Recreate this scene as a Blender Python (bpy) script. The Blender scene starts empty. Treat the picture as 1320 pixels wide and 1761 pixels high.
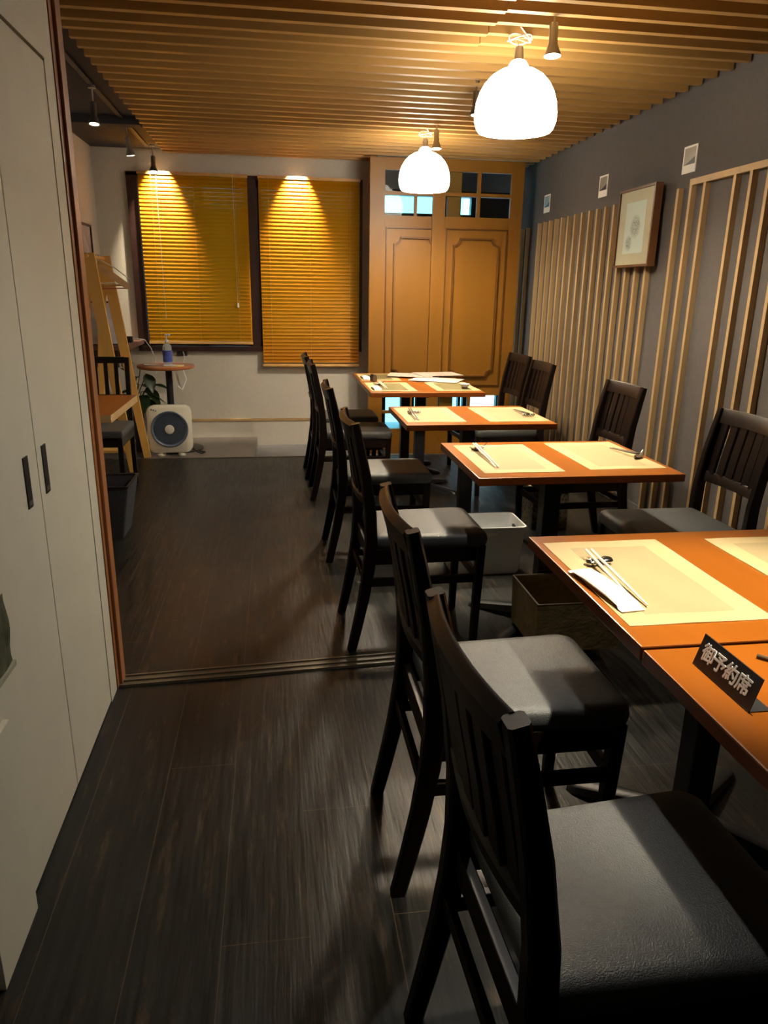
import bpy, bmesh, math, random
from mathutils import Vector, Matrix
random.seed(7)
PI = math.pi
SC = bpy.context.scene
COL = SC.collection

# ------------------------------------------------------------------ camera, world, exposure, lights
H = 1.35
FPX, YAW, PIT, ROL = 1247.0, .14829, .29634, .017034
Fw = Vector((math.sin(YAW)*math.cos(PIT), math.cos(YAW)*math.cos(PIT), -math.sin(PIT)))
R0 = Vector((math.cos(YAW), -math.sin(YAW), 0)); U0 = R0.cross(Fw)
Rt = R0*math.cos(ROL) + U0*math.sin(ROL); Up = -R0*math.sin(ROL) + U0*math.cos(ROL)
cd = bpy.data.cameras.new('camera'); cam = bpy.data.objects.new('camera', cd); COL.objects.link(cam)
M = Matrix(((Rt.x, Up.x, -Fw.x, 0), (Rt.y, Up.y, -Fw.y, 0), (Rt.z, Up.z, -Fw.z, H), (0, 0, 0, 1)))
cam.matrix_world = M
cd.sensor_fit = 'VERTICAL'; cd.sensor_height = 24.0; cd.lens = FPX/1761*24.0; cd.clip_start = .02
SC.camera = cam
SC.view_settings.view_transform = 'Standard'; SC.view_settings.look = 'None'
SC.view_settings.gamma = 1; SC.view_settings.use_curve_mapping = False
SC.view_settings.exposure = 0.0

LAMP_L = 24.0            # radiance of the pendant shades
LAMP_C = (1.0, .88, .70)
BULB_W = 72
DAY = 4.2

w = bpy.data.worlds.new('World'); SC.world = w; w.use_nodes = True
nt = w.node_tree; bg = nt.nodes['Background']
tc = nt.nodes.new('ShaderNodeTexCoord'); sx = nt.nodes.new('ShaderNodeSeparateXYZ'); mr = nt.nodes.new('ShaderNodeMapRange')
mr.inputs[1].default_value = .235; mr.inputs[2].default_value = .265
rp = nt.nodes.new('ShaderNodeMix'); rp.data_type = 'RGBA'
rp.inputs[6].default_value = (.22, .72, .95, 1); rp.inputs[7].default_value = (.95, .95, 1.0, 1)
nt.links.new(tc.outputs['Generated'], sx.inputs[0]); nt.links.new(sx.outputs[0], mr.inputs[0])
nt.links.new(mr.outputs[0], rp.inputs[0]); nt.links.new(rp.outputs[2], bg.inputs[0])
bg.inputs[1].default_value = DAY

def lamp(kind, name, loc, energy, color, rot=(0, 0, 0), **kw):
    l = bpy.data.lights.new(name, kind); l.energy = energy; l.color = color
    for k, v in kw.items(): setattr(l, k, v)
    o = bpy.data.objects.new(name, l); COL.objects.link(o); o.location = loc; o.rotation_euler = rot
    return o
def aim(o, target):
    d = Vector(target) - o.location
    o.rotation_euler = d.to_track_quat('-Z', 'Y').to_euler()
# the two downlights washing the blinds
for x in (-.93, .22):
    l = lamp('SPOT', 'wall_washer_light', (x, 6.735, 2.40), 235, (1, .84, .58), spot_size=math.radians(64), spot_blend=.75, shadow_soft_size=.015)
    aim(l, (x - .01, 6.90, 2.02))
# ceiling spot over the nearest tables
for px, py, tx, ty, e in ((1.13, 1.12, .98, 1.28, 330), (1.136, 3.225, 1.08, 2.80, 260), (1.105, 4.29, 1.0, 3.80, 230), (1.10, 5.28, .95, 5.0, 210)):
    l = lamp('SPOT', 'table_spot_light', (px, py, 2.262), e, (1, .88, .66), spot_size=math.radians(42), spot_blend=.75, shadow_soft_size=.025)
    aim(l, (tx, ty, .72))

# dim downlight over the aisle near the viewpoint
l = lamp('SPOT', 'aisle_spot_light', (.66, 1.95, 2.25), 34, (1, .95, .86), spot_size=math.radians(120), spot_blend=.6, shadow_soft_size=.02)
aim(l, (.5, 1.5, 0))

# ------------------------------------------------------------------ materials
def new_mat(name):
    m = bpy.data.materials.new(name); m.use_nodes = True
    return m, m.node_tree, m.node_tree.nodes['Principled BSDF']
def N(nt, t, **kw):
    n = nt.nodes.new(t)
    for k, v in kw.items(): setattr(n, k, v)
    return n
def rgb(c): return (c[0], c[1], c[2], 1)
def mat(name, col, rough=.5, metal=0, var=.12, scale=12, stretch=(1, 1, 1), bump=0.0, bscale=None, spec=.5, coat=0, sheen=0):
    """noise-varied principled material"""
    m, t, b = new_mat(name)
    co = N(t, 'ShaderNodeTexCoord'); mp = N(t, 'ShaderNodeMapping'); mp.inputs['Scale'].default_value = stretch
    t.links.new(co.outputs['Object'], mp.inputs[0])
    nz = N(t, 'ShaderNodeTexNoise'); nz.inputs['Scale'].default_value = scale; nz.inputs['Detail'].default_value = 5
    t.links.new(mp.outputs[0], nz.inputs['Vector'])
    r = N(t, 'ShaderNodeValToRGB'); r.color_ramp.elements[0].position = .3; r.color_ramp.elements[1].position = .7
    r.color_ramp.elements[0].color = rgb([c*(1-var) for c in col]); r.color_ramp.elements[1].color = rgb([min(1, c*(1+var)) for c in col])
    t.links.new(nz.outputs[0], r.inputs[0]); t.links.new(r.outputs[0], b.inputs['Base Color'])
    b.inputs['Roughness'].default_value = rough; b.inputs['Metallic'].default_value = metal
    b.inputs['Specular IOR Level'].default_value = spec; b.inputs['Coat Weight'].default_value = coat
    b.inputs['Sheen Weight'].default_value = sheen
    if bump:
        n2 = N(t, 'ShaderNodeTexNoise'); n2.inputs['Scale'].default_value = bscale or scale*4; n2.inputs['Detail'].default_value = 3
        t.links.new(mp.outputs[0], n2.inputs['Vector'])
        bp = N(t, 'ShaderNodeBump'); bp.inputs['Strength'].default_value = bump; bp.inputs['Distance'].default_value = .01
        t.links.new(n2.outputs[0], bp.inputs['Height']); t.links.new(bp.outputs[0], b.inputs['Normal'])
    return m
def emit_mat(name, col, strength):
    m, t, b = new_mat(name); b.inputs['Base Color'].default_value = rgb(col)
    b.inputs['Emission Color'].default_value = rgb(col); b.inputs['Emission Strength'].default_value = strength
    return m
def glass_mat(name, tint=(.9, .95, .95), refl=.01):
    m, t, b = new_mat(name)
    o = t.nodes['Material Output']; mx = N(t, 'ShaderNodeMixShader'); tr = N(t, 'ShaderNodeBsdfTransparent'); gl = N(t, 'ShaderNodeBsdfGlossy')
    tr.inputs[0].default_value = rgb(tint); gl.inputs['Roughness'].default_value = .03; mx.inputs[0].default_value = refl
    t.links.new(tr.outputs[0], mx.inputs[1]); t.links.new(gl.outputs[0], mx.inputs[2]); t.links.new(mx.outputs[0], o.inputs[0])
    return m

MT = {}
MT['dark_wood'] = mat('dark_wood', (.0065, .0034, .0028), .36, var=.35, scale=10, stretch=(1, 1, .15), spec=.22)
MT['vinyl'] = mat('black_vinyl', (.052, .056, .058), .42, var=.12, scale=60, bump=.25, bscale=420, spec=.6)
MT['table'] = mat('orange_wood_lacquer', (.24, .066, .003), .28, var=.10, scale=6, stretch=(1, .15, 1), spec=.4)
MT['table_edge'] = mat('orange_wood_edge', (.19, .045, .005), .35, var=.12, scale=8)
MT['iron'] = mat('black_iron', (.010, .010, .012), .45, var=.2, scale=20)
MT['batten'] = mat('pale_batten_wood', (.42, .285, .135), .55, var=.13, scale=7, stretch=(1, 1, .08))
MT['slat'] = mat('ceiling_slat_wood', (.44, .25, .075), .5, var=.16, scale=5, stretch=(.12, 1, 1))
MT['panel'] = mat('amber_door_wood', (.225, .098, .0075), .42, var=.08, scale=6, stretch=(1, 1, .12))
MT['moulding'] = mat('dark_moulding', (.12, .045, .005), .4, var=.1)  # darker brown than the door wood
MT['jamb'] = mat('red_brown_jamb', (.30, .115, .038), .45, var=.2, scale=8, stretch=(1, 1, .1))
MT['frame_dark'] = mat('dark_window_frame', (.035, .014, .012), .4, var=.2, scale=9)
MT['wall_gray'] = mat('gray_plaster', (.095, .086, .082), .9, var=.05, scale=30, bump=.15, bscale=160)
MT['wall_white'] = mat('white_wallpaper', (.62, .59, .52), .85, var=.03, scale=40, bump=.15, bscale=300)
MT['wall_lilac'] = mat('pale_lilac_paint', (.40, .38, .42), .85, var=.03, scale=20)
MT['closet'] = mat('closet_white', (.55, .535, .45), .6, var=.03, scale=8)
MT['groove'] = mat('groove_shadow', (.10, .07, .03), .8)
MT['dark_ceiling'] = mat('dark_blue_ceiling', (.030, .033, .052), .8, var=.1, scale=12)
MT['black'] = mat('black_plastic', (.012, .012, .014), .4)
MT['steel'] = mat('brushed_steel', (.45, .43, .41), .35, metal=1)
MT['chrome'] = mat('chrome', (.6, .6, .6), .15, metal=1)
MT['white_plastic'] = mat('white_plastic', (.72, .74, .74), .4, var=.02)
MT['cream_plastic'] = mat('cream_plastic', (.74, .71, .60), .4, var=.02)
MT['paper'] = mat('white_paper', (.82, .80, .74), .8, var=.03)
MT['clear'] = glass_mat('clear_glass')
MT['plant'] = mat('dark_green_leaf', (.022, .050, .018), .35, var=.3, scale=12)
MT['stem'] = mat('green_stem', (.06, .08, .03), .5)
MT['pot'] = mat('charcoal_pot', (.045, .045, .05), .55, var=.15)
MT['rack'] = mat('pale_pine', (.62, .36, .09), .5, var=.12, scale=7, stretch=(1, 1, .1))
MT['hanger'] = mat('hanger_wood', (.50, .30, .13), .45, var=.15)
MT['box_brown'] = mat('dark_brown_box', (.21, .15, .06), .6, var=.25, scale=25, bump=.3, bscale=80)
MT['bluegray'] = mat('blue_grey_plastic', (.10, .13, .19), .4)
MT['rail_metal'] = mat('threshold_rail', (.11, .085, .055), .45, metal=.2, var=.2)

def wear_floor():
    m, t, b = new_mat('dark_plank_floor')
    co = N(t, 'ShaderNodeTexCoord'); sp = N(t, 'ShaderNodeSeparateXYZ'); t.links.new(co.outputs['Object'], sp.inputs[0])
    def mth(op, a, bb=None):
        n = N(t, 'ShaderNodeMath', operation=op)
        for i, v in enumerate((a, bb)):
            if v is None: continue
            if isinstance(v, (int, float)): n.inputs[i].default_value = v
            else: t.links.new(v, n.inputs[i])
        return n.outputs[0]
    xs = mth('DIVIDE', mth('ADD', sp.outputs[0], 5.85), .19)
    fr = mth('FRACT', xs); cell = mth('FLOOR', xs)
    dist = mth('ABSOLUTE', mth('SUBTRACT', fr, .5))
    seam = mth('GREATER_THAN', dist, .4935)
    # plank end joints
    wn = N(t, 'ShaderNodeTexWhiteNoise', noise_dimensions='1D'); t.links.new(cell, wn.inputs['W'])
    ys = mth('FRACT', mth('DIVIDE', mth('ADD', sp.outputs[1], mth('MULTIPLY', wn.outputs[0], 3.6)), 3.6))
    endj = mth('LESS_THAN', ys, .0007)
    seam = mth('MAXIMUM', seam, endj)
    mp = N(t, 'ShaderNodeMapping'); mp.inputs['Scale'].default_value = (14, 1.0, 1); t.links.new(co.outputs['Object'], mp.inputs[0])
    g = N(t, 'ShaderNodeTexNoise'); g.inputs['Scale'].default_value = 4; g.inputs['Detail'].default_value = 8; t.links.new(mp.outputs[0], g.inputs['Vector'])
    r = N(t, 'ShaderNodeValToRGB'); e = r.color_ramp.elements
    e[0].position = .30; e[0].color = (.0030, .0030, .0028, 1); e[1].position = .72; e[1].color = (.0125, .0122, .0110, 1)
    t.links.new(g.outputs[0], r.inputs[0])
    # worn streaks along the walkway
    mp2 = N(t, 'ShaderNodeMapping'); mp2.inputs['Scale'].default_value = (9, 1.3, 1); t.links.new(co.outputs['Object'], mp2.inputs[0])
    wz = N(t, 'ShaderNodeTexNoise'); wz.inputs['Scale'].default_value = 3.2; wz.inputs['Detail'].default_value = 9; wz.inputs['Roughness'].default_value = .68
    t.links.new(mp2.outputs[0], wz.inputs['Vector'])
    wr = N(t, 'ShaderNodeValToRGB'); wr.color_ramp.elements[0].position = .55; wr.color_ramp.elements[1].position = .72
    t.links.new(wz.outputs[0], wr.inputs[0])
    mx = N(t, 'ShaderNodeMix'); mx.data_type = 'RGBA'; mx.inputs[7].default_value = (.075, .048, .026, 1)
    t.links.new(mth('MULTIPLY', wr.outputs[0], .75), mx.inputs[0]); t.links.new(r.outputs[0], mx.inputs[6])
    mx2 = N(t, 'ShaderNodeMix'); mx2.data_type = 'RGBA'; mx2.inputs[7].default_value = (.050, .037, .022, 1)
    t.links.new(seam, mx2.inputs[0]); t.links.new(mx.outputs[2], mx2.inputs[6]); t.links.new(mx2.outputs[2], b.inputs['Base Color'])
    rr = N(t, 'ShaderNodeMapRange'); rr.inputs[3].default_value = .27; rr.inputs[4].default_value = .55
    t.links.new(g.outputs[0], rr.inputs[0]); t.links.new(rr.outputs[0], b.inputs['Roughness'])
    bp = N(t, 'ShaderNodeBump'); bp.inputs['Strength'].default_value = .35; bp.inputs['Distance'].default_value = .004
    t.links.new(mth('SUBTRACT', g.outputs[0], mth('MULTIPLY', seam, .8)), bp.inputs['Height']); t.links.new(bp.outputs[0], b.inputs['Normal'])
    b.inputs['Specular IOR Level'].default_value = .28
    return m
MT['floor'] = wear_floor()

def weave(name, c1, c2):
    m, t, b = new_mat(name)
    co = N(t, 'ShaderNodeTexCoord')
    w1 = N(t, 'ShaderNodeTexWave', bands_direction='X'); w1.inputs['Scale'].default_value = 110
    w2 = N(t, 'ShaderNodeTexWave', bands_direction='Y'); w2.inputs['Scale'].default_value = 110
    t.links.new(co.outputs['Object'], w1.inputs[0]); t.links.new(co.outputs['Object'], w2.inputs[0])
    mu = N(t, 'ShaderNodeMath', operation='MULTIPLY'); t.links.new(w1.outputs[1], mu.inputs[0]); t.links.new(w2.outputs[1], mu.inputs[1])
    mx = N(t, 'ShaderNodeMix'); mx.data_type = 'RGBA'; mx.inputs[6].default_value = rgb(c1); mx.inputs[7].default_value = rgb(c2)
    t.links.new(mu.outputs[0], mx.inputs[0]); t.links.new(mx.outputs[2], b.inputs['Base Color'])
    b.inputs['Roughness'].default_value = .55
    bp = N(t, 'ShaderNodeBump'); bp.inputs['Strength'].default_value = .4; bp.inputs['Distance'].default_value = .001
    t.links.new(mu.outputs[0], bp.inputs['Height']); t.links.new(bp.outputs[0], b.inputs['Normal'])
    return m
MT['mat_border'] = weave('woven_straw', (.80, .62, .30), (.92, .78, .46))
MT['mat_far_sheen'] = weave('woven_sheen_inner', (.30, .24, .085), (.44, .36, .15))  # same straw weave; its view-dependent sheen is put into a darker olive colour
MT['mat_inner'] = weave('woven_straw_inner', (.62, .48, .24), (.77, .62, .35))

def blind_mat():
    m, t, b = new_mat('amber_blind_slat')
    o = t.nodes['Material Output']; tl = N(t, 'ShaderNodeBsdfTranslucent'); tl.inputs[0].default_value = (.75, .33, .01, 1)
    b.inputs['Base Color'].default_value = (.46, .185, .004, 1); b.inputs['Roughness'].default_value = .5; b.inputs['Specular IOR Level'].default_value = .15
    mx = N(t, 'ShaderNodeMixShader'); mx.inputs[0].default_value = .25
    t.links.new(b.outputs[0], mx.inputs[1]); t.links.new(tl.outputs[0], mx.inputs[2]); t.links.new(mx.outputs[0], o.inputs[0])
    return m
MT['blind'] = blind_mat()
MT['blind_rail'] = mat('amber_blind_rail', (.62, .36, .12), .35)
def frosted():
    m, t, b = new_mat('frosted_window_glass')
    o = t.nodes['Material Output']; tl = N(t, 'ShaderNodeBsdfTranslucent'); tl.inputs[0].default_value = (.8, .85, .85, 1)
    b.inputs['Base Color'].default_value = (.5, .55, .55, 1); b.inputs['Roughness'].default_value = .2
    mx = N(t, 'ShaderNodeMixShader'); mx.inputs[0].default_value = .6
    t.links.new(b.outputs[0], mx.inputs[1]); t.links.new(tl.outputs[0], mx.inputs[2]); t.links.new(mx.outputs[0], o.inputs[0])
    return m
MT['frosted'] = frosted()

# ------------------------------------------------------------------ mesh helpers
def box(bm, x0, x1, y0, y1, z0, z1, bev=0.0, mi=0):
    g = bmesh.ops.create_cube(bm, size=1.0)
    vs = g['verts']
    for v in vs:
        v.co = Vector((x0 + (v.co.x + .5)*(x1-x0), y0 + (v.co.y + .5)*(y1-y0), z0 + (v.co.z + .5)*(z1-z0)))
    fs = list({f for v in vs for f in v.link_faces})
    for f in fs: f.material_index = mi
    if bev > 0:
        es = list({e for v in vs for e in v.link_edges})
        r = bmesh.ops.bevel(bm, geom=es, offset=bev, segments=2, profile=.6, affect='EDGES')
        for f in r['faces']: f.material_index = mi
        vs = list({v for f in r['faces'] for v in f.verts})
    return vs
def loft(bm, rings, cap=True, closed=True, mi=0):
    """rings: list of equal-length lists of points"""
    R = [[bm.verts.new(p) for p in r] for r in rings]
    n = len(R[0])
    for a, b in zip(R, R[1:]):
        for i in range(n if closed else n-1):
            j = (i+1) % n
            f = bm.faces.new((a[i], a[j], b[j], b[i])); f.material_index = mi
    if cap:
        for r, s in ((R[0], -1), (R[-1], 1)):
            f = bm.faces.new(r if s > 0 else r[::-1]); f.material_index = mi
    return R
def lathe(bm, prof, cx=0, cy=0, seg=32, mi=0, cap=False):
    rings = [[(cx + r*math.cos(2*PI*k/seg), cy + r*math.sin(2*PI*k/seg), z) for k in range(seg)] for r, z in prof]
    loft(bm, rings, cap=cap, mi=mi)
def tube(bm, pts, r, seg=8, mi=0, flat=1.0):
    pts = [Vector(p) for p in pts]
    rad = r if isinstance(r, (list, tuple)) else [r]*len(pts)
    t0 = (pts[1]-pts[0]).normalized()
    up = Vector((0, 0, 1)) if abs(t0.z) < .9 else Vector((1, 0, 0))
    rings = []
    nrm = (up - t0*up.dot(t0)).normalized()
    for i, p in enumerate(pts):
        t = (pts[min(i+1, len(pts)-1)] - pts[max(i-1, 0)]).normalized()
        nrm = (nrm - t*nrm.dot(t)).normalized(); bn = t.cross(nrm)
        rings.append([p + (nrm*math.cos(2*PI*k/seg)*flat + bn*math.sin(2*PI*k/seg))*rad[i] for k in range(seg)])
    loft(bm, rings)
def bar(bm, pts, wy, dx, bev=0):
    """rectangular bar following pts; section sizes: wy across (local Y), dx in the XZ plane"""
    pts = [Vector(p) for p in pts]; rings = []
    for i, p in enumerate(pts):
        t = (pts[min(i+1, len(pts)-1)] - pts[max(i-1, 0)]).normalized()
        y = Vector((0, 1, 0)); n = y.cross(t).normalized()
        d = (dx[i] if isinstance(dx, (list, tuple)) else dx)/2
        ww = (wy[i] if isinstance(wy, (list, tuple)) else wy)/2
        c = min(d, ww)*.3
        rings.append([p + n*a + y*b for a, b in ((d-c, ww), (d, ww-c), (d, -ww+c), (d-c, -ww), (-d+c, -ww), (-d, -ww+c), (-d, ww-c), (-d+c, ww))])
    loft(bm, rings)
def prism(bm, pts2, a0, a1, axis='y', mi=0):
    """polygon pts2 extruded along an axis"""
    def P(u, v, a):
        return {'y': (u, a, v), 'x': (a, u, v), 'z': (u, v, a)}[axis]
    loft(bm, [[P(u, v, a0) for u, v in pts2], [P(u, v, a1) for u, v in pts2]], mi=mi)
def obj(name, bm, mats, parent=None, smooth=False, loc=None):
    bmesh.ops.recalc_face_normals(bm, faces=bm.faces)
    me = bpy.data.meshes.new(name); bm.to_mesh(me); bm.free()
    for m in (mats if isinstance(mats, (list, tuple)) else [mats]):
        me.materials.append(MT[m] if isinstance(m, str) else m)
    if smooth:
        for p in me.polygons: p.use_smooth = True
        try: me.set_sharp_from_angle(angle=math.radians(38))
        except Exception: pass
    o = bpy.data.objects.new(name, me); COL.objects.link(o)
    if parent: o.parent = parent
    if loc: o.location = loc
    return o
def B(): return bmesh.new()
def mbox(name, m, dims, parent=None, bev=0, **kw):
    b = B(); box(b, *dims, bev=bev); return obj(name, b, m, parent, **kw)
def tag(o, label, cat, group=None):
    o['label'] = label; o['category'] = cat
    if group: o['group'] = group
    return o
def thing(name, label, cat, loc=(0, 0, 0), rotz=0, group=None):
    o = bpy.data.objects.new(name, None); COL.objects.link(o); o.empty_display_size = .05
    o.location = loc; o.rotation_euler = (0, 0, rotz)
    return tag(o, label, cat, group)
def struct(o):
    o['kind'] = 'structure'; return o
def dup(root, loc, rotz, label, group=None):
    def cp(o, par):
        c = o.copy(); COL.objects.link(c)
        if par: c.parent = par
        for ch in [q for q in kids.get(o.name, [])]: cp(ch, c)
        return c
    kids = {}
    for q in list(COL.objects):
        if q.parent: kids.setdefault(q.parent.name, []).append(q)
    r = cp(root, None); r.location = loc; r.rotation_euler = (0, 0, rotz); r['label'] = label
    if group: r['group'] = group
    return r

# ------------------------------------------------------------------ room shell
XL, XR, YF, YB = -1.48, 2.252, 6.92, -1.9       # far-left wall, right wall, far wall, back wall
XP = -.58                                        # closet partition plane
b = B()
box(b, -1.6, 2.4, -2.0, 6.03, -.12, 0)
struct(obj('floor', b, 'floor'))
struct(mbox('floor_board', mat('worn_grey_board', (.10, .085, .078), .30, var=.25, scale=9, stretch=(1, .2, 1)), (-1.6, -.20, 6.03, 7.0, -.12, 0)))
struct(mbox('floor_recess', mat('grey_entry_floor', (.13, .128, .14), .35, var=.15, scale=5), (-.20, 2.9, 6.03, 8.1, -.16, -.08)))
struct(mbox('trim_1', 'rail_metal', (-.95, 2.26, 6.012, 6.036, -.004, .004)))     # light lip where the floor drops
struct(mbox('wall_right', 'wall_gray', (XR, XR+.12, -2.0, 7.0, -.2, 2.62)))
struct(mbox('wall_back', 'wall_gray', (-1.6, 2.4, -2.0, YB, -.2, 2.62)))
struct(mbox('wall_left', 'wall_white', (XL-.12, XL, 2.3, 7.05, -.2, 2.62)))
# far wall with the window opening
WX0, WX1, WZ0, WZ1 = -1.20, .785, .83, 2.262
b = B()
for d in ((XL-.05, WX0, YF, YF+.14, -.2, 2.62), (WX1, .93, YF, YF+.14, -.2, 2.62), (WX0, WX1, YF, YF+.14, -.2, WZ0), (WX0, WX1, YF, YF+.14, WZ1, 2.62)): box(b, *d)
struct(obj('wall_far', b, 'wall_white'))
struct(mbox('wall_vestibule_right', 'wall_lilac', (2.80, 2.90, 6.95, 8.1, -.2, 2.62)))
struct(mbox('wall_vestibule_return', 'wall_gray', (XR+.12, 2.90, 6.90, 7.0, -.2, 2.62)))
struct(mbox('wall_vestibule_side', 'wall_lilac', (.87, .93, 6.50, 8.0, -.2, 2.62)))
# closet partition: surround, above, and the return
b = B()
box(b, XP-.10, XP, 1.40, 2.275, 1.918, 2.62)      # above the doors
box(b, XP-.10, XP, -2.0, 1.40, -.1, 2.62)
box(b, XP-.10, XP-.002, 2.272, 2.355, -.02, 2.62)    # white strip beside the jamb
box(b, -1.6, XP-.10, 2.28, 2.36, -.1, 2.62)          # return wall into the far room
struct(obj('wall_partition', b, 'closet'))
struct(mbox('trim_2', 'closet', (XP, XP+.014, 1.20, 1.405, 0, .49), bev=.002))     # pale boarding at the foot of the wall
b = B(); box(b, XP-.11, XP+.002, 2.356, 2.385, 0, 2.48, bev=.002); box(b, XP-.11, XP+.012, 2.385, 2.44, 0, 2.48, bev=.003)
struct(obj('trim_3', b, 'jamb'))                      # red-brown door jamb
# closet doors
for k, (y0, y1) in enumerate(((1.405, 1.829), (1.833, 2.271))):
    d = struct(mbox('door_%d' % (k+1), 'closet', (XP-.03, XP-.004, y0, y1, .004, 1.912), bev=.0015))
    yh = 1.745 if k == 0 else 1.885
    h = mbox('recessed_handle', 'black', (XP-.006, XP-.0015, yh-.017, yh+.017, .845, .968), d, bev=.001)
    h['label'] = 'black recessed finger pull'
    mbox('handle_rim', 'steel', (XP-.0016, XP-.0008, yh-.012, yh+.010, .851, .862), h)
b = B(); box(b, XP-.035, XP-.028, 1.40, 2.275, 0, 1.918); struct(obj('trim_4', b, 'groove'))
# threshold rail, very slightly skewed to the room
b = B()
for a0, a1, z in ((0, .08, .003),): box(b, 0, 1.44, a0, a1, -.004, z)
for a0 in (.002, .034, .070): box(b, 0, 1.44, a0, a0+.008, .002, .009, bev=.001)
t = struct(obj('trim_5', b, 'rail_metal')); t.location = (XP+.004, 2.362, 0); t.rotation_euler = (0, 0, math.radians(3.4))
# ceiling
struct(mbox('ceiling', 'dark_ceiling', (-1.6, 2.9, -2.0, 8.1, 2.56, 2.66)))
b = B(); box(b, XL, -.885, 2.44, 6.92, 2.455, 2.56); box(b, -1.47, -.885, 5.70, 5.80, 2.405, 2.455)
struct(obj('ceiling_soffit', b, 'dark_ceiling'))
b = B(); P = .1362; xj = .93; y = 3.063
ys = [3.063 + P*k for k in range(-20, 28)]
for i, yy in enumerate(ys):
    if yy > 6.82: continue
    x0 = -.875 if yy > 2.46 else XP+.004
    dz = .004 if yy < 3.7 else 0
    tt = .034
    if abs(yy-3.50) < .2 or yy < 3.7:
        box(b, x0, xj-.002, yy-tt/2-.003, yy+tt/2-.003, 2.405-dz, 2.515, bev=.0015)
        box(b, xj+.002, XR-.012, yy-tt/2, yy+tt/2, 2.408, 2.515, bev=.0015)
    else:
        box(b, x0, XR-.012, yy-tt/2, yy+tt/2, 2.408, 2.515, bev=.0015)
struct(obj('ceiling_slats', b, 'slat'))
b = B()
for x in (-.6, .35, 1.3, 2.1): box(b, x, x+.045, -1.8 if x > -.5 else 2.46, 6.85, 2.516, 2.558)
struct(obj('ceiling_joists', b, 'dark_ceiling'))
# baseboard of the far wall
b = B(); box(b, XL, .868, YF-.016, YF, -.1, .150, bev=.002); box(b, XL, .868, YF-.024, YF, .152, .176, bev=.003, mi=1)
struct(obj('baseboard_far', b, ['wall_white', 'batten']))
struct(mbox('baseboard_right', 'wall_gray', (XR-.012, XR, -1.9, 6.0, 0, .07), bev=.002))

# window behind the blinds
b = B(); f = .055
for d in ((WX0-.012, WX0+.075, YF-.035, YF+.12, WZ0-.03, WZ1+.005), (WX1-.028, WX1+.005, YF-.035, YF+.12, WZ0-.03, WZ1+.005),
          (WX0-.012, WX1+.005, YF-.035, YF+.12, WZ1-.02, WZ1+.012), (WX0-.012, WX1+.005, YF-.045, YF+.12, WZ0-.032, WZ0+.012),
          (-.215, -.135, YF-.03, YF+.12, WZ0, WZ1)): box(b, *d, bev=.002)
win = struct(obj('window_1', b, 'frame_dark'))
b = B()
for (x0, x1, yy) in ((WX0+.075, -.60, YF+.05), (-.68, -.215, YF+.075), (-.135, .34, YF+.05), (.30, WX1-.03, YF+.075)):
    for d in ((x0, x0+.035, yy, yy+.02, WZ0+.01, WZ1-.02), (x1-.035, x1, yy, yy+.02, WZ0+.01, WZ1-.02), (x0, x1, yy, yy+.02, WZ1-.06, WZ1-.02), (x0, x1, yy, yy+.02, WZ0+.01, WZ0+.05)): box(b, *d)
obj('window_sash', b, 'frame_dark', win)
b = B(); box(b, WX0+.075, -.215, YF+.098, YF+.103, WZ0+.01, WZ1-.02); box(b, -.135, WX1-.03, YF+.098, YF+.103, WZ0+.01, WZ1-.02)
obj('window_pane', b, 'frosted', win)

# vestibule front, seen through the small panes
b = B(); Y0, Y1 = 7.90, 7.98
solids = [(.93, 2.27, 2.30, 2.62), (.93, 1.10, 2.115, 2.30), (1.72, 1.93, 2.115, 2.30), (2.04, 2.27, 2.115, 2.30)]
b2 = B()
box(b, .93, 2.80, Y0, Y1, 2.335, 2.62)
struct(obj('wall_vestibule_front', b, 'wall_lilac'))
b = B()
box(b, .93, 2.80, Y0-.03, Y1, 2.28, 2.335)
for d in ((.93, 1.10, 2.115, 2.28), (1.72, 1.93, 2.115, 2.28), (2.04, 2.80, 2.115, 2.28), (.93, 2.80, 1.75, 2.115)): box(b, d[0], d[1], Y0, Y1, d[2], d[3])
for x0, x1 in ((.93, 1.175), (1.345, 1.425), (1.445, 1.495), (1.52, 1.60), (1.615, 1.93), (1.99, 2.02), (2.045, 2.105), (2.43, 2.47), (2.62, 2.80)): box(b, x0, x1, Y0, Y1, -.1, 1.75)
b2.free()
d5 = struct(obj('door_5', b, 'frame_dark'))
obj('door_glass', (lambda q: (box(q, .94, 2.79, Y0+.03, Y0+.036, -.08, 2.28), q)[1])(B()), 'clear', d5)

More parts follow.
